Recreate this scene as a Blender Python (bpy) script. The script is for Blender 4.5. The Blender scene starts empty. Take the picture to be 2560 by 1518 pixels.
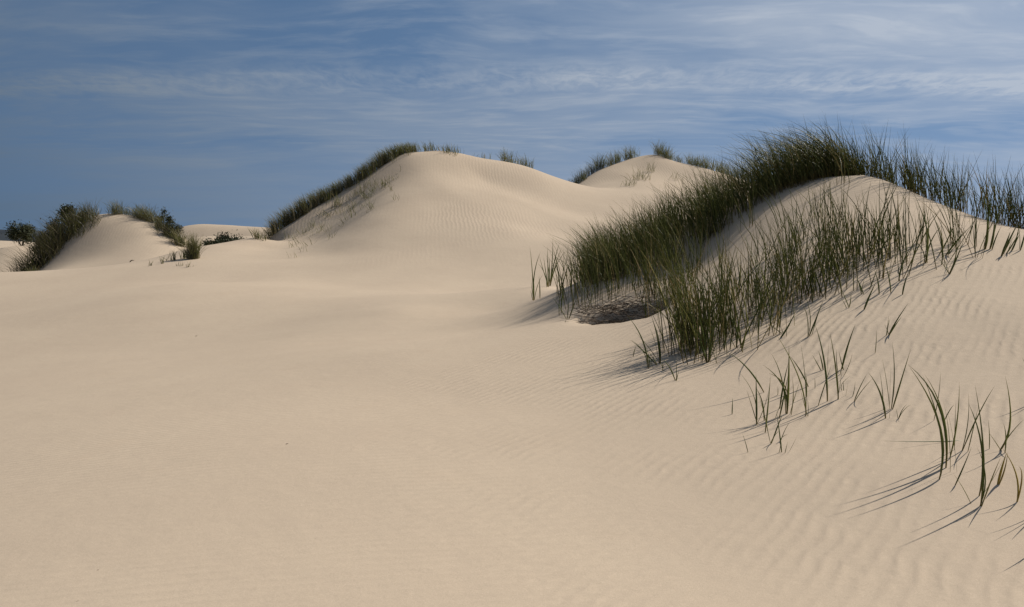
import bpy, math, random
import numpy as np
from mathutils import Vector

scene = bpy.context.scene
col = scene.collection
R = math.radians
rng = np.random.default_rng(7)

# ------------------------------------------------------------------ camera
CAM_Z = 1.6
F_PX, CX, CY = 2000.0, 1280.0, 759.0          # photograph is 2560 x 1518
PITCH = math.atan(155.5 / F_PX)               # horizon a little above the middle
cam_data = bpy.data.cameras.new("camera")
cam_data.sensor_width = 36.0
cam_data.lens = 36.0 * F_PX / 2560.0
cam_data.clip_start = 0.05
cam_data.clip_end = 20000.0
cam = bpy.data.objects.new("camera", cam_data)
cam.location = (0, 0, CAM_Z)
cam.rotation_euler = (R(90) - PITCH, 0, 0)
col.objects.link(cam)
scene.camera = cam

# ------------------------------------------------------------------ sun and sky
SUN_EL = R(43)
SUN_AZ = R(54)                                # clockwise from +Y (view direction) towards +X
sun_dir = Vector((math.sin(SUN_AZ) * math.cos(SUN_EL), math.cos(SUN_AZ) * math.cos(SUN_EL), math.sin(SUN_EL)))
sd = bpy.data.lights.new("sun", 'SUN')
sd.energy = 4.9
sd.angle = R(0.45)
sd.color = (1.0, 0.93, 0.82)
so = bpy.data.objects.new("sun", sd)
so.rotation_euler = sun_dir.to_track_quat('Z', 'Y').to_euler()
so.location = (30, 20, 40)
col.objects.link(so)

world = bpy.data.worlds.new("World")
scene.world = world
world.use_nodes = True


class NT:
    """tiny node-tree helper"""
    def __init__(self, tree):
        self.t = tree
        tree.nodes.clear()

    def n(self, kind, **kw):
        nd = self.t.nodes.new(kind)
        for k, v in kw.items():
            setattr(nd, k, v)
        return nd

    def l(self, a, b):
        self.t.links.new(a, b)

    def setin(self, sock, v):
        if isinstance(v, bpy.types.NodeSocket):
            self.l(v, sock)
        elif v is not None:
            sock.default_value = v

    def m(self, op, a, b=None, c=None, clamp=False):
        nd = self.n('ShaderNodeMath', operation=op, use_clamp=clamp)
        for i, v in enumerate((a, b, c)):
            self.setin(nd.inputs[i], v)
        return nd.outputs[0]

    def vm(self, op, a, b=None, out=0):
        nd = self.n('ShaderNodeVectorMath', operation=op)
        self.setin(nd.inputs[0], a)
        if b is not None:
            self.setin(nd.inputs[1], b)
        return nd.outputs[1 if op in ('DOT_PRODUCT', 'LENGTH') else 0]

    def noise(self, vec, scale, detail=2.0, rough=0.5, dist=0.0, color=False):
        nd = self.n('ShaderNodeTexNoise')
        self.l(vec, nd.inputs['Vector'])
        nd.inputs['Scale'].default_value = scale
        nd.inputs['Detail'].default_value = detail
        nd.inputs['Roughness'].default_value = rough
        nd.inputs['Distortion'].default_value = dist
        return nd.outputs['Color' if color else 'Fac']

    def smooth(self, v, lo, hi, a=0.0, b=1.0):
        nd = self.n('ShaderNodeMapRange', interpolation_type='SMOOTHSTEP')
        self.setin(nd.inputs[0], v)
        for i, x in zip((1, 2, 3, 4), (lo, hi, a, b)):
            nd.inputs[i].default_value = x
        return nd.outputs[0]

    def mix(self, fac, a, b, blend='MIX'):
        nd = self.n('ShaderNodeMix', data_type='RGBA', blend_type=blend)
        self.setin(nd.inputs[0], fac)
        self.setin(nd.inputs[6], a)
        self.setin(nd.inputs[7], b)
        return nd.outputs[2]

    def attr(self, name):
        return self.n('ShaderNodeAttribute', attribute_name=name).outputs['Fac']


w = NT(world.node_tree)
sky = w.n('ShaderNodeTexSky', sky_type='NISHITA')
sky.sun_disc = False
sky.sun_elevation = SUN_EL
sky.sun_rotation = SUN_AZ
sky.altitude = 2500.0
sky.air_density = 1.0
sky.dust_density = 0.25
sky.ozone_density = 2.2
tc = w.n('ShaderNodeTexCoord').outputs['Generated']
# clear maritime air: the pale band of the horizon is thin, so the sky is read a little higher up everywhere
upv = w.vm('NORMALIZE', w.vm('ADD', w.vm('MULTIPLY', tc, (1.0, 1.0, 0.62)), (0.0, 0.0, 0.40)))
w.l(upv, sky.inputs['Vector'])
sep = w.n('ShaderNodeSeparateXYZ')
w.l(tc, sep.inputs[0])
zc = w.m('ADD', w.m('MAXIMUM', sep.outputs[2], 0.0), 0.07)
comb = w.n('ShaderNodeCombineXYZ')
w.l(w.m('DIVIDE', sep.outputs[0], zc), comb.inputs[0])
w.l(w.m('DIVIDE', sep.outputs[1], zc), comb.inputs[1])
pl = comb.outputs[0]                                     # the cloud sheet as a plane overhead
warp = w.noise(pl, 0.55, 3, 0.5, color=True)
warp = w.vm('SCALE', w.vm('SUBTRACT', warp, (0.5, 0.5, 0.5)))
warp.node.inputs['Scale'].default_value = 1.1
plw = w.vm('ADD', pl, warp)
SEED = (3.7, 1.3, 0.0)
off = w.vm('ADD', plw, SEED)
st = w.vm('MULTIPLY', off, (0.50, 1.5, 1.0))             # streaks drawn out along the wind
veil = w.smooth(w.noise(off, 0.38, 5, 0.55), 0.36, 0.62)
streak = w.smooth(w.noise(st, 1.1, 8, 0.58, 0.2), 0.40, 0.74)
fine = w.smooth(w.noise(w.vm('MULTIPLY', off, (0.55, 1.5, 1)), 4.5, 6, 0.60), 0.42, 0.76)
# a long mackerel bank lying across the view
bankv = w.vm('ADD', pl, w.vm('MULTIPLY', warp, (0.35, 0.35, 0.35)))
sp2 = w.n('ShaderNodeSeparateXYZ')
w.l(bankv, sp2.inputs[0])
bank_d = w.m('ABSOLUTE', w.m('SUBTRACT', sp2.outputs[1], 3.70))
mack = w.smooth(w.noise(w.vm('MULTIPLY', bankv, (1.0, 0.55, 1.0)), 15.0, 5, 0.62, 0.6), 0.30, 0.70, 0.25, 1.0)
bank = w.m('MULTIPLY', w.smooth(bank_d, 0.04, 0.36, 1.0, 0.0), mack)
bank = w.m('MULTIPLY', bank, w.smooth(w.noise(bankv, 0.8, 3, 0.5), 0.30, 0.60, 0.35, 1.0))
cl = w.m('MULTIPLY_ADD', veil, 0.50, 0.01)
cl = w.m('MULTIPLY_ADD', streak, 0.34, cl)
cl = w.m('MULTIPLY_ADD', fine, 0.30, cl)
cl = w.m('MULTIPLY_ADD', bank, 0.50, cl)
low = w.m('MULTIPLY_ADD', w.smooth(w.noise(w.vm('MULTIPLY', off, (0.4, 0.8, 1)), 0.9, 6, 0.6), 0.3, 0.7), 0.25, 0.38)
lowmix = w.smooth(sep.outputs[2], 0.03, 0.15)
cl = w.m('ADD', w.m('MULTIPLY', cl, lowmix), w.m('MULTIPLY', low, w.m('SUBTRACT', 1.0, lowmix)))
cl = w.m('MINIMUM', cl, 0.92)
hs = w.n('ShaderNodeHueSaturation')
hs.inputs['Saturation'].default_value = 0.92
w.l(sky.outputs[0], hs.inputs['Color'])
# thin cloud scatters forward: brighter towards the sun
phase = w.m('MAXIMUM', w.vm('DOT_PRODUCT', tc, tuple(sun_dir)), 0.0)
glow = w.vm('SCALE', (0.96, 1.0, 1.10))
w.l(w.m('MULTIPLY', phase, 5.7), glow.node.inputs['Scale'])
cloudcol = w.vm('ADD', glow, (0.78, 1.24, 1.80))
clear = w.vm('MULTIPLY', hs.outputs[0], (0.87, 1.00, 0.98))
skycol = w.mix(cl, clear, cloudcol)
bg = w.n('ShaderNodeBackground')
bg.inputs['Strength'].default_value = 0.085
w.l(skycol, bg.inputs['Color'])
wo = w.n('ShaderNodeOutputWorld')
w.l(bg.outputs[0], wo.inputs['Surface'])

scene.view_settings.view_transform = 'Standard'
scene.view_settings.look = 'None'
scene.view_settings.gamma = 1.0
scene.view_settings.exposure = 0.12
scene.view_settings.use_curve_mapping = False
scene.render.engine = 'CYCLES'
scene.cycles.max_bounces = 6
scene.cycles.transparent_max_bounces = 6


# ------------------------------------------------------------------ small helpers
def sstep(x, a, b):
    t = np.clip((x - a) / (b - a), 0, 1)
    return t * t * (3 - 2 * t)


_perm = np.random.default_rng(3).random((256, 256))


def vnoise(x, y):
    xi = np.floor(x).astype(int); yi = np.floor(y).astype(int)
    fx = x - xi; fy = y - yi
    fx = fx * fx * (3 - 2 * fx); fy = fy * fy * (3 - 2 * fy)
    g = lambda a, b: _perm[a & 255, b & 255]
    return (g(xi, yi) * (1 - fx) + g(xi + 1, yi) * fx) * (1 - fy) + (g(xi, yi + 1) * (1 - fx) + g(xi + 1, yi + 1) * fx) * fy


def fbm(x, y, o=4):
    s = 0; a = 0.5
    for i in range(o):
        s = s + a * (vnoise(x * 2 ** i + 17 * i, y * 2 ** i + 31 * i) - 0.5)
        a *= 0.5
    return s


cp, sp_ = math.cos(PITCH), math.sin(PITCH)


def ray(u, v):
    """world direction for a photo pixel, scaled so that its y component is 1"""
    a = (u - CX) / F_PX
    b = -(v - CY) / F_PX
    y = cp + b * sp_
    return a / y, (-sp_ + b * cp) / y


def U(u, v, Y):
    a, b = ray(u, v)
    return (a * Y, Y, CAM_Z + b * Y)


K = 1.02277


def D(u, v, Y):
    return U(u * K, v * K, Y)


def DN(u, v, Y):
    return D(u, v, Y * 1.12)


# ------------------------------------------------------------------ terrain: heights through surveyed points
C = []
# foreground flat
for x, zf in ((-14, -1.40), (-9, -0.78), (-5, -0.28)):
    for y in (-8, -2, 2.5, 6, 11, 17):
        C.append((x, y, zf * (0.72 if y > 15 else 1.0)))
C += [(-2, -8, 0), (-2, -2, 0), (-2, 2.5, 0), (-2, 6, 0.03), (-2, 11, 0.09), (-2.5, 17, 0.14), (0.5, -8, 0), (0.5, -2, 0.0), (0.4, 2.5, 0.03), (-0.2, 5, 0.03), (-0.6, 8, 0.06)]
for x in (-10, -6, -2.5, 1):
    C += [(x, 22.5, 0.13), (x, 26.5, 0.22)]
for x in (-24, -19):
    for y in (0, 8, 16, 23):
        C.append((x, y, -1.85 + 0.045 * y))
C += [D(0, 720, 27), D(330, 703, 26), D(480, 690, 26), D(480, 650, 31), D(660, 640, 32), D(660, 690, 26)]
# brow of the flat
C += [D(-200, 676, 34), D(0, 668, 34), D(130, 663, 34), D(240, 655, 34.5), D(330, 644, 35), D(410, 628, 35.5), D(480, 608, 36.5), D(560, 597, 38), D(620, 587, 40)]
# ground behind the brow
C += [(-36, 42, -1.5), (-30, 41, -1.0), (-24, 40, -0.2), (-19.5, 40, 0.05), (-15.5, 41, 0.5), (-13, 42, 0.6), (-13, 47, -0.4), (-14, 55, -1.0), (-10, 60, -1.2), (-4, 64, -1.2)]
# left dune
C += [D(60, 690, 47), D(100, 640, 48), D(135, 608, 48.6), D(180, 568, 49.2), D(230, 530, 50), D(270, 526, 50), D(310, 527, 50), D(340, 533, 50), D(385, 551, 49.5),
      D(430, 592, 48), D(470, 632, 46), D(495, 665, 45), D(280, 590, 46.8), D(200, 625, 46), D(370, 600, 46.2), D(250, 650, 42.5), D(330, 640, 40.5), D(150, 655, 43), D(410, 636, 43)]
for (u, v, Y) in ((150, 600, 52), (230, 530, 54), (300, 530, 54.5), (385, 555, 54)):
    x, y, z = D(u, v, Y); C.append((x, y, z - 1.4)); C.append((x, y + 6, -1.2))
C += [(-43, 48, -1.2), (-30, 66, -1.2), (-22.4, 64, 0.45), (-24.5, 66, 0.2), (-20, 71, -0.5)]
# low dune beyond it on the left edge
C += [D(-60, 608, 62), D(20, 606, 60), D(52, 600, 58.5), D(10, 652, 55), D(-100, 650, 56), (-44, 68, -0.4), (-38, 66, -0.4), (-42, 82, -0.8)]
# middle dune: crest
crest = [(664, 585, 42.5), (700, 557, 43), (759, 516, 43.8), (839, 466, 44.8), (893, 433, 45.3), (940, 401, 46), (988, 373, 46.8), (1020, 371, 47.2), (1077, 368, 47.6),
         (1130, 375, 48.3), (1219, 396, 50), (1279, 411, 51), (1338, 437, 52), (1371, 450, 53), (1419, 460, 53), (1480, 461, 53)]
for (u, v, Y) in crest:
    C.append(D(u, v, Y))
for (u, v, Y) in crest[2::2]:
    x, y, z = D(u, v, Y)
    if u < 1380:
        C.append((x - 0.6, y + 3.5, z - 1.5))
        C.append((x - 1.0, y + 9, z * 0.35 - 0.6))
# its face
C += [D(1077, 410, 45.4), D(1077, 450, 42.8), D(1077, 520, 38.6), D(1077, 600, 33.4), D(1077, 650, 29.8),
      D(960, 430, 44.4), D(930, 480, 41.6), D(900, 530, 38.2), D(900, 590, 34.6), D(900, 650, 30), D(850, 500, 43.2), D(800, 540, 42), D(790, 580, 39.2), D(800, 620, 34), D(740, 560, 42), D(700, 590, 40), D(640, 605, 38),
      D(1180, 440, 46), D(1250, 480, 43.4), D(1250, 560, 36.6), D(1250, 630, 31), D(1400, 520, 44), D(1400, 580, 37), D(1400, 640, 30),
      D(1550, 505, 46), D(1550, 560, 37), D(1550, 630, 29)]
# dune behind on the right
rb = [(1400, 459, 58), (1455, 423, 60), (1484, 411, 61), (1521, 397, 62), (1564, 383, 62), (1608, 379, 62), (1637, 390, 61.5), (1685, 403, 61), (1734, 416, 60.5), (1782, 430, 60), (1843, 447, 59), (1950, 480, 58)]
for (u, v, Y) in rb:
    C.append(D(u, v, Y))
for (u, v, Y) in rb[1::2]:
    x, y, z = D(u, v, Y); C.append((x, y + 4, z - 1.6)); C.append((x, y + 12, z * 0.3))
C += [D(1552, 446, 54.5), D(1600, 430, 57), D(1500, 446, 56), D(1560, 412, 59), D(1650, 480, 49), D(1700, 440, 57), D(1700, 540, 40), D(1700, 600, 31), D(1800, 480, 54), D(1800, 520, 45), D(1900, 560, 38)]
# near dune: crest and grassy shoulder
C += [DN(2500, 562, 11), DN(2400, 538, 11.6), DN(2300, 500, 12.3), DN(2250, 481, 12.6), DN(2200, 460, 12.9), DN(2150, 447, 13.2), DN(2110, 444, 13.3), DN(2060, 443, 13.2), DN(2005, 457, 13.15), DN(1950, 472, 13.1), DN(1850, 522, 12.9), DN(1750, 590, 12.7),
      DN(1700, 640, 12.5), DN(1600, 668, 12.5), DN(1480, 692, 12.5),
      DN(1950, 450, 14.3), DN(1850, 490, 14.7), DN(1700, 552, 15.3), DN(1550, 615, 15), DN(1450, 672, 14.5), DN(2060, 466, 14.5), (7.1, 15.8, 2.35)]
# its lee side
C += [(1.8, 19.6, 0.35), (3.4, 20.2, 0.7), (5.0, 20.4, 0.9), (6.9, 19, 0.9), (7.8, 16.8, 1.1), (8.7, 15.9, 1.2), (10.6, 14.6, 0.7), (5.6, 23.5, 0.35), (9, 22.4, 0.2), (12.3, 19, 0.0), (13.4, 27, 0.0), (6, 29, 0.5), (15, 33, 0.0), (22, 40, 0), (24, 26, -0.4), (26, 12, -0.2), (26, 55, 0.0)]
# its toe and front face
C += [DN(1380, 790, 10.5), D(1300, 740, 15.5), D(1260, 790, 13.6), D(1200, 760, 17), D(1330, 700, 19.6), D(1400, 690, 21.8),
      DN(1530, 772, 10.6), DN(1540, 720, 11.7), D(1500, 840, 9.8), D(1400, 860, 9.6),
      D(1600, 895, 8.4), D(1720, 885, 8.35), D(1850, 820, 8.9), D(1980, 760, 9.4), D(2200, 668, 10), D(2400, 605, 10.9),
      D(1700, 760, 10.6), D(1850, 660, 11.5), D(1900, 600, 12.4), DN(2110, 500, 11.9), DN(2000, 560, 11.1), D(2200, 560, 11.8),
      D(1450, 1000, 7.0), D(1650, 1000, 6.7), D(1850, 1040, 6.15), D(2000, 900, 7.35), D(2200, 800, 8.1), D(2400, 740, 8.55), D(2150, 1020, 6.05), D(2300, 1175, 4.8), D(2480, 1230, 4.5),
      D(2500, 1000, 5.95), D(2500, 850, 7.3), D(2500, 690, 9.2), D(1800, 1250, 4.6), D(2000, 1480, 3.45), D(2500, 1484, 3.35), D(1400, 1300, 4.35)]
C += [(5, 4.5, 0.40), (7, 6, 0.72), (6, 2, 0.25), (4, 0, 0.12), (2, 0, 0.05), (10, 8, 1.0), (14, 3, 0.5), (10.6, 11.6, 1.35), (14, 10.5, 0.9), (8, -6, 0.2), (18, -4, 0.2), (0, -14, 0), (-12, -14, 0), (12, -14, 0)]
C = np.array(C, float)
# thin-plate fit, scaled for conditioning
SC = 20.0
px, py = C[:, 0] / SC, C[:, 1] / SC


def tps(r2):
    return 0.5 * r2 * np.log(np.maximum(r2, 1e-12))


N = len(C)
A = np.zeros((N + 3, N + 3))
A[:N, :N] = tps((px[:, None] - px) ** 2 + (py[:, None] - py) ** 2) + np.eye(N) * 2e-5
Pm = np.stack([np.ones(N), px, py], 1)
A[:N, N:] = Pm
A[N:, :N] = Pm.T
wts = np.linalg.solve(A, np.concatenate([C[:, 2], np.zeros(3)]))
# hollow scooped under the grass roots (a small scarp facing the camera)
SC0 = np.array(DN(1425, 748, 11.1)[:2]); SC1 = np.array(DN(1625, 742, 10.9)[:2])


PK = DN(2112, 431, 13.3)


def H(x, y):
    x = np.asarray(x, float); y = np.asarray(y, float)
    sh = x.shape
    xf, yf = x.ravel(), y.ravel()
    z = np.zeros(xf.size)
    for s in range(0, xf.size, 20000):
        a = xf[s:s + 20000] / SC; b = yf[s:s + 20000] / SC
        z[s:s + 20000] = tps((a[:, None] - px) ** 2 + (b[:, None] - py) ** 2) @ wts[:N] + wts[N] + wts[N + 1] * a + wts[N + 2] * b
    z = np.clip(z, -2.5, 9)
    # outside the surveyed ground: low rolling sand
    base = -0.9 + 1.6 * fbm(xf / 55 + 3.3, yf / 55 + 1.7, 3)
    wgt = sstep(xf, -58, -42) * (1 - sstep(xf, 22, 38)) * sstep(yf, -18, -9) * (1 - sstep(yf, 72, 90))
    z = z * wgt + base * (1 - wgt)
    far = sstep(np.hypot(xf, yf), 120, 300)
    z = z * (1 - far) - 1.4 * far
    # gentle unevenness and wind-scour
    dist = np.hypot(xf, yf)
    z = z + 0.05 * fbm(xf / 2.6, yf / 2.6, 3) * sstep(dist, 2, 12) + 0.35 * fbm(xf / 7.0 + 9, yf / 7.0, 3) * sstep(dist, 24, 40) * (dist < 400)
    # sharp little summit of the near dune, drawn out along its crest
    pr_ = np.hypot((xf - PK[0]) * 0.8, (yf - PK[1]) * 1.3)
    z = z + 0.12 * np.exp(-pr_ / 0.55)
    # scarp
    ax = SC1 - SC0; Ls = np.hypot(*ax); ax = ax / Ls
    rx, ry = xf - SC0[0], yf - SC0[1]
    al = rx * ax[0] + ry * ax[1]
    d = -( -rx * ax[1] + ry * ax[0]) + 0.34 * fbm(al * 4.2 + 5, yf * 3.0, 4)
    dent = (0.32 + 0.55 * fbm(xf * 4.5, yf * 4.5, 3)) * sstep(d, -0.06, 0.20) * np.exp(-np.maximum(d, 0) ** 2 / 0.40) * sstep(al, -0.25, 0.45) * (1 - sstep(al, Ls - 0.4, Ls + 0.3))
    z = z - dent * (np.abs(d) < 3)
    return z.reshape(sh)


def ground(u, v, lo=2.0, hi=90.0):
    """point where the sight line of a photo pixel first meets the sand"""
    a, b = ray(u, v)
    Y = np.exp(np.linspace(math.log(lo), math.log(hi), 500))
    g = H(a * Y, Y) - (CAM_Z + b * Y)
    k = np.argmax(g > 0)
    if g[k] <= 0:
        k = len(Y) - 1
    y0, y1 = Y[max(k - 1, 0)], Y[k]
    Y = np.linspace(y0, y1, 24)
    g = H(a * Y, Y) - (CAM_Z + b * Y)
    k = np.argmax(g > 0)
    y = Y[k]
    return np.array((a * y, y, float(H(np.array([a * y]), np.array([y]))[0])))


def graded(flo, fhi, h, cap_lo, cap_hi, cap, end_lo, end_hi, g=1.035):
    c = list(np.arange(flo, fhi + 1e-6, h))
    s = h
    while c[-1] < end_hi:
        s = min(s * g, cap) if c[-1] < cap_hi else s * 1.22
        c.append(c[-1] + s)
    s = h
    low = [flo]
    while low[-1] > end_lo:
        s = min(s * g, cap) if low[-1] > cap_lo else s * 1.22
        low.append(low[-1] - s)
    return np.array(low[:0:-1] + c)


gx = graded(-3.2, 9.2, 0.058, -60, 40, 0.34, -6000, 6000)
gy = graded(2.6, 17.0, 0.058, -10, 90, 0.34, -2000, 9000)
GX, GY = np.meshgrid(gx, gy)
GZ = H(GX, GY)
nx, ny = len(gx), len(gy)
verts_all = np.stack([GX.ravel(), GY.ravel(), GZ.ravel()], 1)
# smooth normals of the whole sheet, so that its pieces join without a seam
dzdx = np.gradient(GZ, gx, axis=1); dzdy = np.gradient(GZ, gy, axis=0)
nrm = np.stack([-dzdx.ravel(), -dzdy.ravel(), np.ones(nx * ny)], 1)
nrm /= np.linalg.norm(nrm, axis=1)[:, None]


# ------------------------------------------------------------------ materials
def new_mat(name):
    m = bpy.data.materials.new(name)
    m.use_nodes = True
    return m, NT(m.node_tree)


def principled(t, base, rough=0.9, spec=0.2, normal=None):
    b = t.n('ShaderNodeBsdfPrincipled')
    t.setin(b.inputs['Base Color'], base)
    t.setin(b.inputs['Roughness'], rough)
    b.inputs['Specular IOR Level'].default_value = spec
    if normal is not None:
        t.l(normal, b.inputs['Normal'])
    return b


def rgb(*c):
    return (c[0], c[1], c[2], 1.0)


sand, t = new_mat("sand")
pos = t.n('ShaderNodeNewGeometry').outputs['Position']


def ripple(k, lam, wn_scale, wn_amp, patch_scale):
    ph = t.m('MULTIPLY', t.vm('DOT_PRODUCT', pos, (k[0], k[1], 0.0)), 2 * math.pi / lam)
    ph = t.m('MULTIPLY_ADD', t.noise(pos, wn_scale, 3, 0.55), wn_amp, ph)
    ph = t.m('MULTIPLY_ADD', t.noise(pos, 0.45 / lam, 2, 0.5), 3.2, ph)
    s = t.m('MULTIPLY_ADD', t.m('SINE', ph), 0.5, 0.5)
    s = t.m('POWER', s, 1.4)
    return t.m('MULTIPLY', s, t.smooth(t.noise(pos, patch_scale, 2), 0.36, 0.66, 0.08, 1.0))


ra = t.m('MULTIPLY', ripple((0.80, -0.60), 0.10, 1.6, 9.0, 0.8), t.attr('ripple_slope'))
rb_ = t.m('MULTIPLY', ripple((-0.22, 1.0), 0.085, 0.9, 14.0, 0.35), t.attr('ripple_flat'))
rc = t.m('MULTIPLY', ripple((1.0, 0.10), 0.19, 0.8, 13.0, 0.13), t.attr('ripple_dune'))
hgt = t.m('MULTIPLY', ra, 0.0050)
hgt = t.m('MULTIPLY_ADD', rb_, 0.0024, hgt)
hgt = t.m('MULTIPLY_ADD', rc, 0.0055, hgt)
hgt = t.m('MULTIPLY_ADD', t.noise(pos, 3.0, 4, 0.6), 0.010, hgt)
hgt = t.m('MULTIPLY_ADD', t.noise(pos, 170.0, 2, 0.7), 0.0013, hgt)
bmp = t.n('ShaderNodeBump')
bmp.inputs['Strength'].default_value = 1.0
bmp.inputs['Distance'].default_value = 1.0
t.l(hgt, bmp.inputs['Height'])
c = t.mix(t.smooth(t.noise(pos, 0.35, 4, 0.6), 0.3, 0.7), rgb(0.486, 0.390, 0.297), rgb(0.526, 0.426, 0.323))
c = t.mix(t.m('MULTIPLY', t.smooth(t.noise(pos, 1.3, 3, 0.6), 0.55, 0.85), 0.35), c, rgb(0.505, 0.388, 0.282))
g1 = t.noise(pos, 260.0, 2, 0.8)
c = t.mix(t.smooth(g1, 0.25, 0.75, 0.55, 0.0), c, rgb(0.30, 0.24, 0.175), 'MIX')
c = t.mix(t.smooth(t.noise(pos, 95.0, 2, 0.8), 0.30, 0.62, 0.30, 0.0), c, rgb(0.33, 0.265, 0.20), 'MIX')
c = t.mix(t.smooth(t.noise(pos, 420.0, 1, 0.5), 0.62, 0.85, 0.0, 0.7), c, rgb(0.68, 0.60, 0.47))
b = principled(t, c, 0.95, 0.12, bmp.outputs[0])
o = t.n('ShaderNodeOutputMaterial')
t.l(b.outputs[0], o.inputs[0])


def blade_mat(name, base, green, yellow, straw, trans=0.3):
    m, t = new_mat(name)
    along = t.attr('along'); rnd = t.attr('rnd')
    g = t.mix(t.smooth(rnd, 0.35, 1.0, 0.0, 0.8), green, yellow)
    g = t.mix(t.smooth(rnd, 0.86, 0.90), g, straw)
    cc = t.mix(t.smooth(along, 0.03, 0.26), base, g)
    cc = t.mix(t.smooth(along, 0.86, 1.0, 0.0, 0.55), cc, straw)
    p = principled(t, cc, 0.45, 0.25)
    tr = t.n('ShaderNodeBsdfTranslucent')
    t.l(t.mix(0.5, cc, rgb(0.26, 0.31, 0.055)), tr.inputs[0])
    mx = t.n('ShaderNodeMixShader')
    mx.inputs[0].default_value = trans
    t.l(p.outputs[0], mx.inputs[1]); t.l(tr.outputs[0], mx.inputs[2])
    oo = t.n('ShaderNodeOutputMaterial')
    t.l(mx.outputs[0], oo.inputs[0])
    return m


grass = blade_mat("grass_blade", rgb(0.20, 0.145, 0.055), rgb(0.088, 0.104, 0.030), rgb(0.27, 0.255, 0.078), rgb(0.40, 0.31, 0.155), 0.36)
far_grass = blade_mat("grass_blade_far", rgb(0.15, 0.115, 0.055), rgb(0.075, 0.070, 0.036), rgb(0.19, 0.155, 0.085), rgb(0.33, 0.26, 0.165), 0.25)
scrub_grass = blade_mat("grass_blade_scrub", rgb(0.09, 0.07, 0.035), rgb(0.036, 0.032, 0.017), rgb(0.11, 0.082, 0.044), rgb(0.20, 0.16, 0.09), 0.2)
lit_grass = blade_mat("grass_blade_lit", rgb(0.22, 0.17, 0.06), rgb(0.095, 0.122, 0.034), rgb(0.30, 0.30, 0.088), rgb(0.34, 0.265, 0.13), 0.40)  # foreground grass: yellow-green highlights put into the colour, brighter than the other blades
dry = blade_mat("dry_sheath", rgb(0.30, 0.22, 0.05), rgb(0.34, 0.26, 0.05), rgb(0.26, 0.17, 0.05), rgb(0.16, 0.11, 0.05), 0.15)


def plain(name, a, b_, scale, rough=0.8):
    m, t = new_mat(name)
    ps = t.n('ShaderNodeNewGeometry').outputs['Position']
    c = t.mix(t.smooth(t.noise(ps, scale, 4, 0.6), 0.3, 0.7), a, b_)
    p = principled(t, c, rough, 0.2)
    oo = t.n('ShaderNodeOutputMaterial')
    t.l(p.outputs[0], oo.inputs[0])
    return m


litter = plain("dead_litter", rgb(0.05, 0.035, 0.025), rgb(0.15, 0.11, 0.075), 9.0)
leafm = plain("shrub_leaf", rgb(0.022, 0.030, 0.014), rgb(0.050, 0.058, 0.026), 6.0, 0.6)
barkm = plain("bark", rgb(0.07, 0.055, 0.04), rgb(0.13, 0.10, 0.075), 20.0)
hillm = plain("wooded_hill", rgb(0.016, 0.022, 0.030), rgb(0.026, 0.032, 0.038), 0.02)


# ------------------------------------------------------------------ builders
def mesh_obj(name, v, f, mat, attrs=None, smooth=True, normals=None):
    me = bpy.data.meshes.new(name)
    v = np.ascontiguousarray(v, np.float32)
    f = np.ascontiguousarray(f, np.int32)
    nv, nf, k = len(v), len(f), f.shape[1]
    me.vertices.add(nv)
    me.vertices.foreach_set('co', v.ravel())
    me.loops.add(nf * k)
    me.loops.foreach_set('vertex_index', f.ravel())
    me.polygons.add(nf)
    me.polygons.foreach_set('loop_start', np.arange(nf, dtype=np.int32) * k)
    me.update(calc_edges=True)
    me.polygons.foreach_set('use_smooth', np.full(nf, smooth))
    for an, av in (attrs or {}).items():
        at = me.attributes.new(an, 'FLOAT', 'POINT')
        at.data.foreach_set('value', np.ascontiguousarray(av, np.float32))
    me.materials.append(mat)
    if normals is not None:
        me.normals_split_custom_set_from_vertices(normals)
    ob = bpy.data.objects.new(name, me)
    col.objects.link(ob)
    return ob


def tag(o, label=None, cat=None, group=None, kind=None):
    if label: o['label'] = label
    if cat: o['category'] = cat
    if group: o['group'] = group
    if kind: o['kind'] = kind
    return o


# ------------------------------------------------------------------ ground and dunes
def inpoly(x, y, poly):
    ins = np.zeros(x.shape, bool)
    n = len(poly)
    for i in range(n):
        x0, y0 = poly[i]; x1, y1 = poly[(i + 1) % n]
        cnd = ((y0 > y) != (y1 > y)) & (x < (x1 - x0) * (y - y0) / ((y1 - y0) + 1e-12) + x0)
        ins ^= cnd
    return ins


poly_near = [(0.1, 15), (0.2, 12.4), (0.6, 10.2), (0.9, 8), (1.1, 6.4), (1.2, 5.0), (1.2, 3.8), (1.2, 2.0), (1.4, -2), (9, -4), (18, 2), (17, 14.5), (12, 20), (7, 24), (2, 21)]
poly_mid = [(-12.6, 37.0), (-12.6, 33), (-8, 28.6), (-3, 27.2), (2.5, 27.5), (7, 30), (9, 40), (6.6, 52.4), (5, 55), (0, 62), (-8, 60), (-12, 52), (-12.8, 44)]
poly_back = [(6.6, 52.4), (9, 40), (14, 42), (22, 50), (24, 66), (16, 76), (6, 74), (3, 64), (5, 55)]
poly_left = [(-32, 46), (-29, 42), (-24, 39.5), (-18, 39.5), (-16, 42), (-16, 48), (-18, 57), (-24, 61), (-31, 58)]
cxs = (GX[:-1, :-1] + GX[1:, 1:]) / 2
cys = (GY[:-1, :-1] + GY[1:, 1:]) / 2
reg = np.zeros(cxs.shape, int)
for i, pg in enumerate((poly_near, poly_mid, poly_back, poly_left)):
    reg[inpoly(cxs, cys, pg) & (reg == 0)] = i + 1
idx = np.arange(nx * ny).reshape(ny, nx)
faces = np.stack([idx[:-1, :-1], idx[:-1, 1:], idx[1:, 1:], idx[1:, :-1]], -1)
xf, yf = verts_all[:, 0], verts_all[:, 1]
dist = np.hypot(xf, yf)
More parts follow.
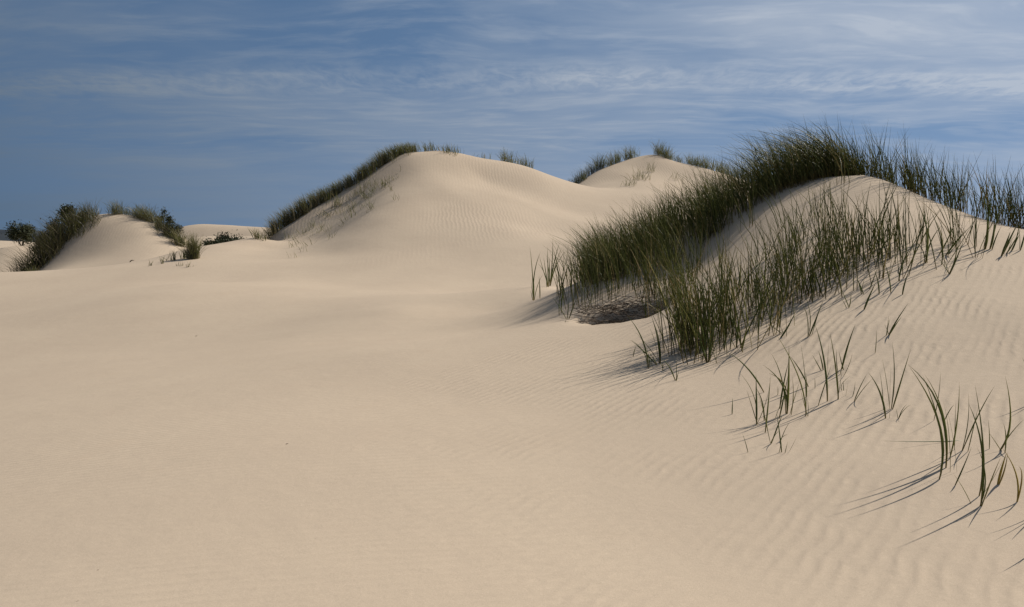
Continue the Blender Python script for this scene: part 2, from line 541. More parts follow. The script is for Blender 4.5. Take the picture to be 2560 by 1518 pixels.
slope_w = sstep(xf + 0.28 * (yf - 4), -1.6, 1.8) * (1 - sstep(dist, 9, 16))
slope_w = slope_w * (1 + 0.9 * sstep(xf, 2.0, 3.4) * sstep(yf, 4.5, 6.5))
flat_w = np.clip(1 - slope_w, 0, 1) * (1 - sstep(yf, 16, 30))
dune_w = sstep(yf, 28, 36) * (1 - sstep(dist, 75, 120))
dune_w = dune_w * (1 - 0.75 * sstep(xf, -2.0, 6.0) * (yf < 56)) * (1 - 0.65 * (1 - sstep(xf, -18, -13)))
names = [("sand_flat", "wide pale sand flat sweeping across the front of the picture"),
         ("sand_dune", "near sand dune with the tall grass stand and bare peak"),
         ("sand_dune", "large rippled sand dune in the middle with a grassy crest"),
         ("sand_dune", "small sand dune far behind with separate round tufts on top"),
         ("sand_dune", "low rounded sand dune at the far side ringed by scrub")]
for r_ in range(5):
    ff = faces[reg == r_]
    used, inv = np.unique(ff, return_inverse=True)
    ob = mesh_obj(names[r_][0], verts_all[used], inv.reshape(-1, 4), sand,
                  {'ripple_slope': slope_w[used], 'ripple_flat': flat_w[used], 'ripple_dune': dune_w[used]}, True, nrm[used])
    tag(ob, names[r_][1], kind='structure')


def patch(name, label, x0, x1, y0, y1, fn, n=120, mat=sand):
    X, Y = np.meshgrid(np.linspace(x0, x1, n), np.linspace(y0, y1, n))
    Z = fn(X, Y)
    i_ = np.arange(n * n).reshape(n, n)
    f_ = np.stack([i_[:-1, :-1], i_[:-1, 1:], i_[1:, 1:], i_[1:, :-1]], -1).reshape(-1, 4)
    zz = np.zeros(n * n)
    ob = mesh_obj(name, np.stack([X.ravel(), Y.ravel(), Z.ravel()], 1), f_, mat, {'ripple_slope': zz, 'ripple_flat': zz, 'ripple_dune': zz})
    return tag(ob, label, kind='structure')


def far_dune(X, Y):
    # long pale dune some 250 m off, a steeper side turned away from the sun
    u = X / Y
    top = 10.2 * np.exp(-((X + 92) / 30.0) ** 4) * np.exp(-((Y - 270) / np.where(Y < 270, 15.0, 40.0)) ** 2) * (1 - 0.12 * np.cos((X + 60) / 22.0))
    low = 6.2 * np.exp(-((X + 70) / 26.0) ** 4) * np.exp(-((Y - 215) / 22.0) ** 2)
    return -3.0 + np.maximum(top, low) + 0.9 * fbm(X / 18, Y / 30, 3)


patch("distant_dune", "long pale dune far off between the two nearer dunes", -150, -20, 160, 340, far_dune, 160)
patch("distant_dune", "thin bright strip of sand far off at the edge under dark hills", -330, -80, 190, 330,
      lambda X, Y: -3.2 + 5.2 * np.exp(-((Y - 270) / 30) ** 2) * np.exp(-((X + 205) / 70) ** 4) + 0.6 * fbm(X / 25, Y / 25, 3), 120)


def hill_fn(X, Y):
    e = np.exp(-((Y - 1900) / 220) ** 2) * sstep(X, -2400, -1900) * (1 - sstep(X, -1150, -850))
    return -6 + e * (36 + 9 * fbm(X / 160, Y / 160, 4)) + 3.5 * fbm(X / 14, Y / 14, 2) * e


patch("hills", "low dark wooded hills on the far horizon", -2500, -700, 1500, 2300, hill_fn, 200, hillm)


# ------------------------------------------------------------------ grass blades
def blades(paths, width, rnd, taper=1.0, sides=3, spin=None):
    """paths: (B, S, 3) centre lines; returns verts, faces, along, rnd arrays of tapered prisms"""
    paths = np.asarray(paths, float)
    B, S, _ = paths.shape
    tt = np.linspace(0, 1, S)
    tan = np.gradient(paths, axis=1)
    tan /= np.linalg.norm(tan, axis=2)[..., None] + 1e-9
    ang = rng.random(B) * 2 * math.pi if spin is None else spin
    ref = np.stack([np.cos(ang), np.sin(ang), np.zeros(B)], 1)[:, None, :] * np.ones((1, S, 1))
    e1 = np.cross(tan, ref); e1 /= np.linalg.norm(e1, axis=2)[..., None] + 1e-9
    e2 = np.cross(tan, e1)
    prof = np.minimum(0.45 + 1.9 * tt, 1.0) * (1 - tt ** 1.7) ** 0.9 + 0.03
    wd = np.asarray(width)[:, None] * prof[None] * 0.5
    ring = []
    if sides == 3:      # folded leaf: wide back, shallow keel
        offs = ((1.0, 0.0), (-1.0, 0.0), (0.0, 0.55))
    else:
        offs = ((1.0, 0.0), (-1.0, 0.0))
    for a, b_ in offs:
        ring.append(paths + wd[..., None] * (a * e1 + b_ * e2))
    k = len(offs)
    V = np.stack(ring, 2)                     # B,S,k,3
    i_ = np.arange(B * S * k).reshape(B, S, k)
    fs = []
    rngk = range(3) if k == 3 else range(1)
    for j in rngk:
        j2 = (j + 1) % k
        fs.append(np.stack([i_[:, :-1, j], i_[:, :-1, j2], i_[:, 1:, j2], i_[:, 1:, j]], -1).reshape(-1, 4))
    al = np.broadcast_to(tt[None, :, None], (B, S, k)).ravel()
    rn = np.broadcast_to(np.asarray(rnd)[:, None, None], (B, S, k)).ravel()
    return V.reshape(-1, 3), np.concatenate(fs), al, rn


def sprout(bx, by, L, lean, fan_dir, fan, curl, S=6):
    """centre lines of blades rooted at (bx,by): an upright start, a fan and a curl with the wind"""
    B = len(bx)
    bz = H(bx, by) - 0.04
    tt = np.linspace(0, 1, S)[None, :, None]
    d0 = np.stack([lean[:, 0] + fan * np.cos(fan_dir), lean[:, 1] + fan * np.sin(fan_dir), np.ones(B)], 1)
    d0 /= np.linalg.norm(d0, axis=1)[:, None]
    cv = np.stack([curl[:, 0], curl[:, 1], -0.35 * np.hypot(curl[:, 0], curl[:, 1])], 1)
    P_ = np.stack([bx, by, bz], 1)[:, None, :] + L[:, None, None] * (tt * d0[:, None, :] + tt ** 2.3 * cv[:, None, :])
    return P_


def tuft_paths(c, n, spread, L, wind=(-0.2, 0.0), fan=0.22, S=6, jitter=0.12, erect=0.0):
    n = int(n)
    a = rng.random(n) * 2 * math.pi
    r = spread * np.sqrt(rng.random(n))
    bx, by = c[0] + r * np.cos(a), c[1] + r * np.sin(a)
    LL = L * (0.45 + 0.6 * rng.random(n) ** 0.7)
    fd = rng.random(n) * 2 * math.pi
    fn = fan * np.abs(rng.normal(0.6, 0.5, n))
    lean = np.stack([wind[0] * 0.35 + rng.normal(0, jitter * 0.5, n), wind[1] * 0.35 + rng.normal(0, jitter * 0.5, n)], 1)
    q = rng.random(n)
    curl = np.stack([wind[0] * q * 1.3 + rng.normal(0, jitter, n), wind[1] * q * 1.3 + rng.normal(0, jitter, n)], 1)
    return sprout(bx, by, LL, lean, fd, fn, curl, S)


def grass_obj(name, pathlist, wlo, whi, mat, sides=3):
    P_ = np.concatenate(pathlist)
    B = len(P_)
    V, F_, al, rn = blades(P_, wlo + (whi - wlo) * rng.random(B), rng.random(B), sides=sides)
    return mesh_obj(name, V, F_, mat, {'along': al, 'rnd': rn})


def polyline_pts(pts, n, jit, even=False):
    pts = np.array([p[:2] for p in pts])
    seg = np.hypot(*np.diff(pts, axis=0).T)
    cum = np.concatenate([[0], np.cumsum(seg)])
    s = ((np.arange(n) + rng.random(n)) / n if even else rng.random(n)) * cum[-1]
    k = np.clip(np.searchsorted(cum, s) - 1, 0, len(seg) - 1)
    f_ = (s - cum[k]) / seg[k]
    p = pts[k] + (pts[k + 1] - pts[k]) * f_[:, None]
    return p + rng.normal(0, 1, (n, 2)) * jit, s / cum[-1]


# dense bank of grass over the shoulder of the near dune
band_front = [DN(1440, 700, 12.7), DN(1500, 690, 12.5), DN(1600, 664, 12.6), DN(1700, 630, 12.7), DN(1760, 580, 12.9), DN(1850, 515, 13.2), DN(1950, 466, 13.5), DN(2050, 440, 13.7), DN(2120, 430, 13.8)]
band_back = [DN(1425, 668, 14.8), DN(1500, 640, 15.4), DN(1600, 590, 15.9), DN(1700, 545, 16.2), DN(1780, 510, 16.2), DN(1870, 470, 15.8), DN(1960, 440, 15.0), DN(2060, 440, 14.9), DN(2130, 440, 14.6)]
bf = np.array(band_front)[:, :2]; bb = np.array(band_back)[:, :2]
paths = []
for i in range(370):
    s = rng.random() * (len(bf) - 1.001)
    k = int(s); f_ = s - k
    a = bf[k] * (1 - f_) + bf[k + 1] * f_
    b2 = bb[k] * (1 - f_) + bb[k + 1] * f_
    q = rng.random() ** 1.15
    c_ = a * (1 - q) + b2 * q
    right = s / (len(bf) - 1)
    wnd = (-0.22 - 0.42 * sstep(np.array(right), 0.45, 0.95), 0.05)
    paths.append(tuft_paths(c_, rng.integers(12, 22), 0.20, (1.05 + 0.16 * right) * rng.uniform(0.75, 1.2), wnd, 0.30))
tag(grass_obj("dense_grass", paths, 0.011, 0.018, grass), "dense dark green bank of tall grass over the near dune shoulder, leaning in the wind", "grass", kind='stuff')

# grass behind the bare crest, running down to the edge of the picture
paths = []
edge = [DN(2120, 440, 13.7), DN(2200, 462, 13.2), DN(2300, 502, 12.6), DN(2400, 540, 12.0), DN(2500, 563, 11.4), (9.6, 12.4, 0), (10.6, 12.2, 0)]
pts, s_ = polyline_pts(edge, 150, 0.18)
for (x, y), q in zip(pts, s_):
    y += abs(rng.normal(0.1, 0.3))
    paths.append(tuft_paths((x, y), rng.integers(5, 11), 0.15, 1.15 * rng.uniform(0.8, 1.12), (-0.18 + 0.10 * q, 0.0), 0.30))
tag(grass_obj("crest_grass", paths, 0.010, 0.0165, grass), "open screen of grass behind the bare crest against the sky", "grass", kind='stuff')

# tufts of the tall row that crosses the front face of the near dune: each a thing
row = [D(1690, 868, 8.6), D(1720, 850, 8.6), D(1800, 815, 9.0), D(1900, 765, 9.4), D(2000, 715, 9.8), D(2100, 672, 10.2), D(2190, 640, 10.5)]
pts, s_ = polyline_pts(row + [D(2260, 622, 10.6)], 76, 0.0, True)
perp = rng.normal(0, 1, 76)
n_row = 0
for (x, y), q, p in zip(pts, s_, perp):
    x += 0.16 * p + rng.normal(0, 0.06); y += (0.38 + 0.2 * q) * p + 0.30
    P_ = tuft_paths((x, y), np.maximum(rng.integers(5, 12) * (1.0 - 0.4 * q), 3), 0.17 + 0.05 * q, (1.18 - 0.08 * q) * rng.uniform(0.62, 1.18), (-0.10 + 0.08 * q, 0.0), 0.30)
    o = grass_obj("grass_tuft", [P_], 0.011, 0.019, grass)
    tag(o, ("dark green grass tuft in the lower third of the tall row crossing the near dune", "dark green grass tuft in the middle third of the tall row crossing the near dune",
            "slim dark grass tuft in the upper third of the tall row, nearest the bare peak")[min(int(q * 3), 2)], "grass tuft", "tufts of the tall row on the near dune face")
    n_row += 1
# scattered tufts filling the sand between the dense bank and the row
rowp = np.array(row)[:, :2]
for i in range(78):
    s0 = 0.06 + 0.94 * rng.random() ** 1.1
    k = min(int(s0 * 5.99), 5); f_ = s0 * 6 - k
    a = rowp[k] * (1 - f_) + rowp[min(k + 1, 6)] * f_
    k2 = min(int((0.12 + 0.75 * s0) * 7.99), 7); f2 = (0.12 + 0.75 * s0) * 8 - k2
    b2 = bf[k2] * (1 - f2) + bf[min(k2 + 1, 8)] * f2
    q = rng.beta(0.7, 0.8) if s0 < 0.45 else rng.beta(0.6, 1.5)
    c_ = a * (1 - q) + b2 * q
    P_ = tuft_paths(c_, rng.integers(4, 11), 0.13, 1.05 * rng.uniform(0.6, 1.1), (-0.16, 0.0), 0.32)
    o = grass_obj("grass_tuft", [P_], 0.010, 0.017, grass)
    tag(o, "thin scattered grass tuft between the dense bank and the tall row", "grass tuft", "scattered tufts between dense bank and tall row")
# thick end of the row where it meets the open sand
for i in range(13):
    g_ = ground((1640 + 95 * rng.random()) * K, (878 - 80 * rng.random() ** 1.4) * K)
    P_ = tuft_paths(g_, rng.integers(6, 11), 0.15, 1.36 * rng.uniform(0.75, 1.08), (-0.14, 0.0), 0.26)
    o = grass_obj("grass_tuft", [P_], 0.010, 0.018, grass)
    tag(o, "crowded grass tuft at the low thick end of the tall row", "grass tuft", "tufts at the low end of the tall row")
# looser tufts higher up between the row and the bare peak
for i in range(16):
    u = 1930 + 480 * (i / 15.0) + rng.normal(0, 14)
    v = 668 - 0.17 * (u - 1930) + rng.normal(0, 22)
    g_ = ground(u * K, v * K)
    P_ = tuft_paths(g_, rng.integers(6, 12), 0.08, 0.98, (-0.02, 0.0), 0.28)
    o = grass_obj("grass_tuft", [P_], 0.009, 0.0155, grass)
    tag(o, "slender grass tuft on the bare sand between tall row and dune crest", "grass tuft", "slender tufts below the bare dune crest")
# tufts on the shaded toe below the dense bank
toe = [(1372, 735), (1390, 700), (1405, 752), (1425, 715), (1440, 760), (1452, 725), (1470, 705), (1480, 735), (1500, 715), (1515, 735), (1535, 715), (1560, 705), (1575, 730), (1600, 700), (1620, 725), (1640, 690), (1665, 700), (1690, 680), (1710, 665), (1600, 740), (1650, 735)]
for (u, v) in toe:
    g_ = ground(u * K, v * K)
    P_ = tuft_paths(g_, rng.integers(11, 19), 0.17, 1.12, (-0.12, 0.0), 0.24)
    o = grass_obj("grass_tuft", [P_], 0.009, 0.0155, grass)
    tag(o, "thin grass tuft on the shaded dune toe under the dense bank", "grass tuft", "thin tufts on the shaded dune toe")


# dead roots and litter hanging in the hollow
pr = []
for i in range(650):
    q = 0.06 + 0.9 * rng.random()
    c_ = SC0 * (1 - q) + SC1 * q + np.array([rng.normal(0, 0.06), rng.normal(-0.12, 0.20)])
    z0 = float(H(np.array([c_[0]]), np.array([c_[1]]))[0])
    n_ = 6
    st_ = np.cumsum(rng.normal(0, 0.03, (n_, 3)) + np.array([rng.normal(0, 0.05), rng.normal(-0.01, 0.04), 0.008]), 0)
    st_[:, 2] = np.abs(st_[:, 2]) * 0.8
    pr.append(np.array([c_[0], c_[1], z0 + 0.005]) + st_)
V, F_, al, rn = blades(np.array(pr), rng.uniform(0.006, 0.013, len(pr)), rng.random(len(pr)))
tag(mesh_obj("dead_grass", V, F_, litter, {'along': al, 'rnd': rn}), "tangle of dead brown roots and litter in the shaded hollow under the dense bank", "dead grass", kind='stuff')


# ------------------------------------------------------------------ traced tufts of the foreground, blade by blade
def z7(x, y):
    return 1680 + x / 2.559, 820 + y / 2.559


def z5(x, y):
    return 1300 + x / 3.2257, 560 + y / 3.2257


def z6(x, y):
    return 1900 + x / 3.7106, 520 + y / 3.7106


def zr(x, y):          # crest, right end
    return 2200 + x / 4.122, 340 + y / 4.122


def z3(x, y):          # left toe
    return 1300 + x / 5.3, 580 + y / 5.3


def traced_tuft(label, conv, blds, mat=lit_grass, wscale=1.0, group="grass tufts standing alone on the sand"):
    """blds: (base, mid, tip, width px in photo[, depth offset at the tip])"""
    roots = []
    built = []
    for bl in blds:
        base, mid, tip, wpx = bl[:4]
        dz = bl[4] if len(bl) > 4 else rng.normal(0, 0.05)
        g_ = ground(*conv(*base))
        roots.append(g_)
        p0 = g_.copy(); p0[2] -= 0.02
        m_ = np.array(U(*conv(*mid), g_[1] + dz * 0.35))
        e_ = np.array(U(*conv(*tip), g_[1] + dz))
        for q in (m_, e_):
            zg = float(H(np.array([q[0]]), np.array([q[1]]))[0])
            q[2] = max(q[2], zg + 0.006)
        ctl = 2 * m_ - (p0 + e_) / 2
        s_ = np.linspace(0, 1, 10)[:, None]
        path = (1 - s_) ** 2 * p0 + 2 * s_ * (1 - s_) * ctl + s_ ** 2 * e_
        built.append((path, wpx / F_PX * g_[1] * wscale * 1.1))
    if len(blds) > 1 and mat is lit_grass:
        for _ in range(int(rng.integers(2, 4))):
            g_ = roots[int(rng.integers(len(roots)))] + np.array([rng.normal(0, 0.03), rng.normal(0, 0.03), 0])
            g_[2] = float(H(np.array([g_[0]]), np.array([g_[1]]))[0]) - 0.02
            ht = float(np.median([p_[-1][2] - p_[0][2] for p_, _w in built])) * rng.uniform(0.5, 1.0)
            e_ = g_ + np.array([rng.normal(-0.05, 0.16) * ht * 2, rng.normal(0, 0.1) * ht * 2, max(ht, 0.1)])
            ctl = (g_ + e_) / 2 + np.array([rng.normal(0.02, 0.05), 0, 0.05]) * ht
            s_ = np.linspace(0, 1, 10)[:, None]
            built.append(((1 - s_) ** 2 * g_ + 2 * s_ * (1 - s_) * ctl + s_ ** 2 * e_, rng.uniform(1.8, 2.8) / F_PX * g_[1]))
    root = np.mean(roots, 0)
    em = bpy.data.objects.new("grass_tuft", None)
    em.empty_display_size = 0.1
    em.location = root
    col.objects.link(em)
    tag(em, label, "grass tuft", group)
    for path, wd in built:
        V, F_, al, rn = blades((path - root)[None], np.array([wd]), np.array([rng.random() * 0.9]), spin=np.array([R(90) + rng.normal(0, 0.6)]))
        lf = mesh_obj("leaf", V, F_, mat, {'along': al, 'rnd': rn})
        lf.parent = em
    return em


traced_tuft("arching foreground tuft whose long blades bow over together towards the open sand", z7,
            [((1705, 970), (1722, 690), (1602, 300), 5.5), ((1718, 905), (1705, 600), (1512, 238), 6.5), ((1752, 895), (1715, 520), (1508, 232), 6),
             ((1758, 850), (1735, 560), (1618, 300), 4.5), ((1772, 838), (1822, 610), (1838, 345), 4), ((1672, 592), (1704, 440), (1718, 285), 4), ((1738, 590), (1772, 535), (1805, 490), 2.5)])
traced_tuft("stout upright foreground tuft with one thick blade bent at mid height", z7,
            [((1962, 1074), (1985, 790), (1896, 480), 8), ((1972, 1140), (1992, 800), (1938, 365), 5.5), ((1975, 1140), (2040, 980), (2102, 830), 3.5), ((1962, 1140), (2005, 960), (1950, 760), 3.5)])
traced_tuft("three thin crossing blades rising between the arching and stout tufts", z7,
            [((1852, 785), (1958, 560), (2065, 370), 3.8), ((1850, 785), (1892, 610), (1896, 415), 3.4), ((1802, 1008), (1862, 895), (1916, 762), 4)])
traced_tuft("tall cut-off blade and its neighbours at the picture's right edge, one blade lying across", z7,
            [((2085, 782), (2163, 610), (2132, 310), 7), ((2088, 782), (2165, 680), (2252, 585), 4.5), ((2128, 800), (2136, 700), (2120, 610), 3.2),
             ((2175, 684), (1745, 748), (1335, 722), 3.2, -0.1)])
traced_tuft("withered yellow tuft with brown curling tips near the bottom right", z7,
            [((2080, 1002), (2108, 905), (2140, 800), 6), ((2085, 1002), (2128, 905), (2147, 795), 5), ((2202, 1116), (2205, 950), (2112, 768), 4.5), ((2205, 1112), (2238, 965), (2218, 885), 5)], dry)
traced_tuft("grass at the extreme right edge, half outside the picture, throwing shadows in", z7,
            [((2330, 1190), (2320, 960), (2262, 740), 5), ((2335, 1195), (2345, 950), (2330, 700), 5), ((2340, 1190), (2380, 980), (2420, 780), 4), ((2325, 470), (2300, 330), (2240, 190), 4.5), ((2335, 470), (2340, 300), (2350, 130), 4.5), ((2330, 470), (2360, 330), (2420, 220), 4), ((2300, 1440), (2310, 1290), (2290, 1120), 4)])
traced_tuft("short tuft of two blades opening in a V on bare sand", z7,
            [((1400, 520), (1422, 310), (1408, 88), 4.5), ((1406, 522), (1462, 350), (1528, 132), 4.2)])
traced_tuft("single leaning blade beside the V-shaped tuft, bent to the tip", z7, [((1368, 578), (1335, 425), (1256, 285), 5)])
traced_tuft("faint thin sprout of two short blades beside the V-shaped tuft", z7, [((1446, 580), (1470, 530), (1502, 490), 2.2), ((1446, 580), (1480, 530), (1528, 492), 2.2)])
traced_tuft("low wiry sprout with blades spreading flat towards the V-shaped tuft", z7,
            [((1160, 472), (1200, 385), (1250, 290), 2.6), ((1162, 470), (1220, 395), (1292, 318), 3), ((1098, 400), (1085, 365), (1140, 308), 2.2), ((1150, 440), (1165, 400), (1172, 340), 2)])
traced_tuft("pair of tall straight blades above the scattered tuft, standing side by side", z7,
            [((995, 470), (975, 220), (915, -23), 6), ((1065, 456), (1048, 260), (1010, 30), 5.5), ((970, 270), (955, 205), (936, 145), 3.5), ((930, 500), (975, 370), (1020, 240), 2.6)])
traced_tuft("one tall blade curving away above the pair of straight blades", z7, [((1084, 264), (1120, 130), (1173, -23), 5), ((1072, 300), (1100, 200), (1130, 110), 3)])
traced_tuft("lone short upright blade with a long thin shadow on bare slope", z7, [((1298, 160), (1306, 95), (1308, 12), 3.5)])
traced_tuft("bent pair of blades leaning over the rippled slope high above the V-shaped tuft", z6, [((1185, 1182), (1265, 1050), (1378, 880), 4), ((1190, 1180), (1255, 1090), (1318, 1005), 3)])
traced_tuft("left-hand clump of the scattered foreground tuft, two upright blades and bowed ones", z7,
            [((542, 620), (540, 450), (537, 295), 5), ((538, 610), (525, 440), (430, 285), 3.8), ((590, 595), (578, 480), (535, 380), 3.8), ((595, 670), (614, 500), (630, 310), 4),
             ((596, 412), (480, 255), (345, 150), 4), ((594, 412), (535, 320), (460, 232), 3.2)])
traced_tuft("crowded middle of the scattered foreground tuft, dark crossing blades", z7,
            [((735, 550), (746, 340), (748, 110), 6), ((688, 516), (712, 370), (745, 220), 7), ((732, 550), (712, 380), (584, 238), 4.6), ((742, 412), (695, 335), (615, 290), 3.6), ((682, 582), (716, 440), (742, 300), 6),
             ((728, 548), (705, 340), (636, 165), 3.4), ((760, 560), (776, 430), (768, 310), 2.8), ((675, 430), (678, 400), (674, 375), 2.2), ((630, 740), (680, 620), (705, 560), 3.8)])
traced_tuft("long bowed blades on the far side of the scattered foreground tuft", z7,
            [((856, 566), (812, 320), (652, 18), 4), ((878, 374), (815, 265), (752, 178), 4), ((858, 562), (852, 330), (823, 100), 3), ((862, 440), (860, 360), (855, 280), 2.8), ((915, 386), (915, 350), (912, 318), 3)])
traced_tuft("tiny tuft below the scattered foreground tuft with kinked side blades", z7,
            [((703, 796), (690, 690), (668, 532), 4), ((690, 725), (722, 655), (756, 602), 2.8), ((626, 745), (650, 700), (690, 655), 2.6), ((690, 722), (705, 700), (745, 680), 2.2)])
traced_tuft("solitary small blade nearest the open flat, below the scattered tuft", z7, [((490, 797), (472, 740), (450, 676), 3)])
traced_tuft("solitary upright blade on the flat side of the scattered tuft", z7, [((384, 553), (386, 500), (388, 446), 2.8)])
# at the foot of the tall row
traced_tuft("bowed tuft at the foot of the tall row, reaching over the shadow fan", z5,
            [((1040, 1165), (985, 930), (860, 735), 4), ((1025, 1165), (1000, 1040), (895, 935), 3.2), ((1110, 1135), (1000, 1030), (890, 935), 3.2), ((1050, 1160), (1040, 1080), (1020, 1000), 2.6)])
traced_tuft("narrow tuft of two tall blades just before the tall row", z5,
            [((1128, 1126), (1110, 930), (1056, 735), 4.2), ((1132, 1126), (1125, 960), (1080, 800), 3.4), ((1122, 1126), (1090, 960), (1040, 830), 2.6)])
traced_tuft("short forked tuft lowest in front of the tall row", z5, [((1256, 1262), (1208, 1160), (1140, 1085), 3.2), ((1262, 1262), (1262, 1180), (1260, 1092), 3), ((1150, 1185), (1152, 1140), (1150, 1100), 2.4), ((910, 1070), (922, 1025), (938, 980), 2.4)])
traced_tuft("broad fan-shaped tuft ending the tall row, many blades from one root", z5,
            [((1506, 1118), (1460, 960), (1418, 845), 4), ((1510, 1118), (1490, 960), (1452, 790), 4), ((1512, 1118), (1520, 960), (1500, 760), 4.5), ((1514, 1118), (1540, 960), (1560, 770), 4.5), ((1516, 1116), (1560, 960), (1612, 800), 4),
             ((1518, 1114), (1580, 980), (1660, 850), 3.5), ((1508, 1116), (1480, 900), (1430, 700), 3.5), ((1514, 1112), (1530, 880), (1520, 660), 4), ((1500, 1118), (1450, 1040), (1390, 970), 3), ((1518, 1112), (1550, 900), (1590, 720), 3.5)])
traced_tuft("two steep dark blades side by side on the slope right of the fan-shaped tuft", z5, [((1745, 998), (1755, 880), (1772, 760), 5), ((1785, 1022), (1815, 900), (1848, 740), 5), ((1648, 1022), (1655, 930), (1650, 850), 2.6), ((1580, 1128), (1582, 1000), (1576, 900), 3)])
traced_tuft("kinked sprout lying half over on the slope past the fan-shaped tuft", z5, [((2120, 880), (2060, 845), (1980, 800), 2.6), ((2090, 920), (2160, 830), (2225, 700), 5)])
traced_tuft("forked tuft below the tall row with one thick blade leaning in", z6,
            [((440, 1195), (465, 1000), (405, 790), 5), ((450, 1190), (515, 1040), (590, 850), 4.6), ((440, 1195), (440, 1020), (370, 860), 3.4)])
traced_tuft("leaning dark blade with a heavy shadow under the row's upper end", z6, [((960, 945), (1010, 830), (1075, 690), 5), ((825, 920), (840, 860), (845, 790), 2.6)])
traced_tuft("slender open tuft at the row's upper end, blades crossing low", z6, [((1320, 805), (1345, 690), (1395, 560), 4), ((1300, 690), (1280, 520), (1270, 340), 4), ((1285, 680), (1330, 500), (1420, 330), 4), ((1215, 790), (1195, 640), (1150, 500), 3.4), ((1105, 800), (1095, 690), (1055, 560), 3.8), ((965, 800), (930, 720), (890, 640), 3)])
# sparse tufts on the bare right shoulder
traced_tuft("Y-shaped tuft with tall stalk on the bare right shoulder of the near dune", zr,
            [((470, 1310), (490, 1060), (440, 720), 4.5), ((472, 1300), (500, 1000), (480, 760), 3.5), ((478, 1260), (530, 1080), (640, 920), 3.6), ((465, 1310), (440, 1180), (360, 1090), 2.5)])
traced_tuft("tall forked tuft in the middle of the bare right shoulder", zr,
            [((634, 1330), (625, 1050), (500, 730), 5), ((634, 1325), (640, 1090), (620, 760), 3.5), ((632, 1330), (640, 1060), (560, 860), 3), ((600, 1220), (690, 1080), (800, 830), 4)])
traced_tuft("small spreading tuft with kinked low blades beside the forked tuft", zr,
            [((665, 1235), (760, 1120), (890, 960), 4), ((670, 1230), (800, 1080), (960, 900), 3), ((690, 1250), (715, 1080), (730, 940), 3), ((700, 1220), (740, 1180), (780, 1130), 2.4)])
traced_tuft("leaning pair of blades lowest on the bare right shoulder", zr,
            [((700, 1425), (780, 1240), (795, 980), 4), ((712, 1425), (790, 1260), (870, 1060), 4), ((705, 1425), (770, 1300), (850, 1200), 2.6)])
traced_tuft("sturdy tall tuft with a thick dark stalk near the right edge of the shoulder", zr,
            [((1075, 1168), (1108, 980), (1095, 830), 8), ((1080, 1168), (1110, 900), (1030, 480), 5), ((1080, 1165), (1115, 900), (1150, 560), 4.5), ((1128, 1168), (1170, 1010), (1175, 850), 6), ((1130, 1165), (1185, 950), (1260, 640), 4), ((1150, 1175), (1190, 1060), (1250, 930), 3.4)])
traced_tuft("outermost slanting tuft at the right edge below the crest grass", zr,
            [((1245, 1240), (1300, 1110), (1345, 980), 7), ((1250, 1235), (1340, 1060), (1430, 880), 5), ((1290, 1215), (1370, 1110), (1450, 960), 4), ((1345, 1185), (1400, 1080), (1440, 880), 4), ((1432, 1170), (1440, 1060), (1420, 860), 4), ((1440, 1180), (1480, 1060), (1520, 880), 4), ((1350, 1180), (1400, 1090), (1440, 1010), 4)])
# the left toe
traced_tuft("outlying pair of grass blades farthest out on the flat before the dense bank", z3, [((176, 908), (165, 560), (130, 190), 3.2), ((180, 908), (190, 560), (275, 258), 3), ((185, 900), (185, 740), (180, 600), 3), ((170, 905), (155, 840), (140, 770), 2), ((190, 905), (230, 720), (305, 560), 1.8)])
traced_tuft("short single blade beside the outlying pair on the toe", z3, [((264, 880), (262, 730), (250, 580), 3)])
traced_tuft("outlying fan of a dozen blades on a small mound at the toe", z3,
            [((370, 728), (345, 560), (312, 330), 2.8), ((375, 728), (370, 480), (365, 200), 2.8), ((395, 716), (425, 420), (436, 80), 3), ((400, 715), (450, 420), (525, 140), 3), ((402, 715), (470, 440), (560, 200), 2.6), ((365, 730), (320, 540), (235, 415), 2.2),
             ((385, 720), (390, 500), (385, 330), 3), ((400, 715), (480, 450), (612, 250), 2.2), ((350, 735), (350, 640), (340, 560), 2)])
traced_tuft("tall narrow tuft between the outlying fan and the dense bank", z3,
            [((535, 845), (510, 560), (440, 210), 3.2), ((538, 845), (560, 600), (630, 320), 2.8), ((545, 1080), (560, 850), (600, 680), 3), ((520, 1110), (520, 930), (540, 840), 2.6), ((540, 845), (580, 640), (640, 410), 2.4), ((670, 790), (670, 560), (550, 370), 3), ((674, 790), (680, 600), (690, 350), 3), ((740, 840), (740, 600), (770, 340), 3), ((625, 1160), (640, 1000), (650, 870), 3), ((640, 1160), (700, 1010), (760, 860), 3)])

# ------------------------------------------------------------------ far grass
# crest of the middle dune: feathery mass on the lee edge
paths = []
mid_edge = [D(u, v, Y) for (u, v, Y) in crest[:8]]
pts, s_ = polyline_pts(mid_edge, 420, 0.22)
for (x, y), q in zip(pts, s_):
    back = abs(rng.normal(0, 0.8))
    hgt_ = 1.0 + 0.16 * math.sin(q * 9.0)
    hgt_ *= 1 - 0.32 * float(sstep(np.array(q), 0.72, 0.95))
    paths.append(tuft_paths((x - 0.35 * back, y + 0.45 * back), rng.integers(9, 15), 0.22, hgt_, (-0.25, 0.0), 0.28, S=4))
tag(grass_obj("crest_grass", paths, 0.016, 0.028, far_grass, 2), "feathery dark grass along the shaded edge of the middle dune", "grass", kind='stuff')
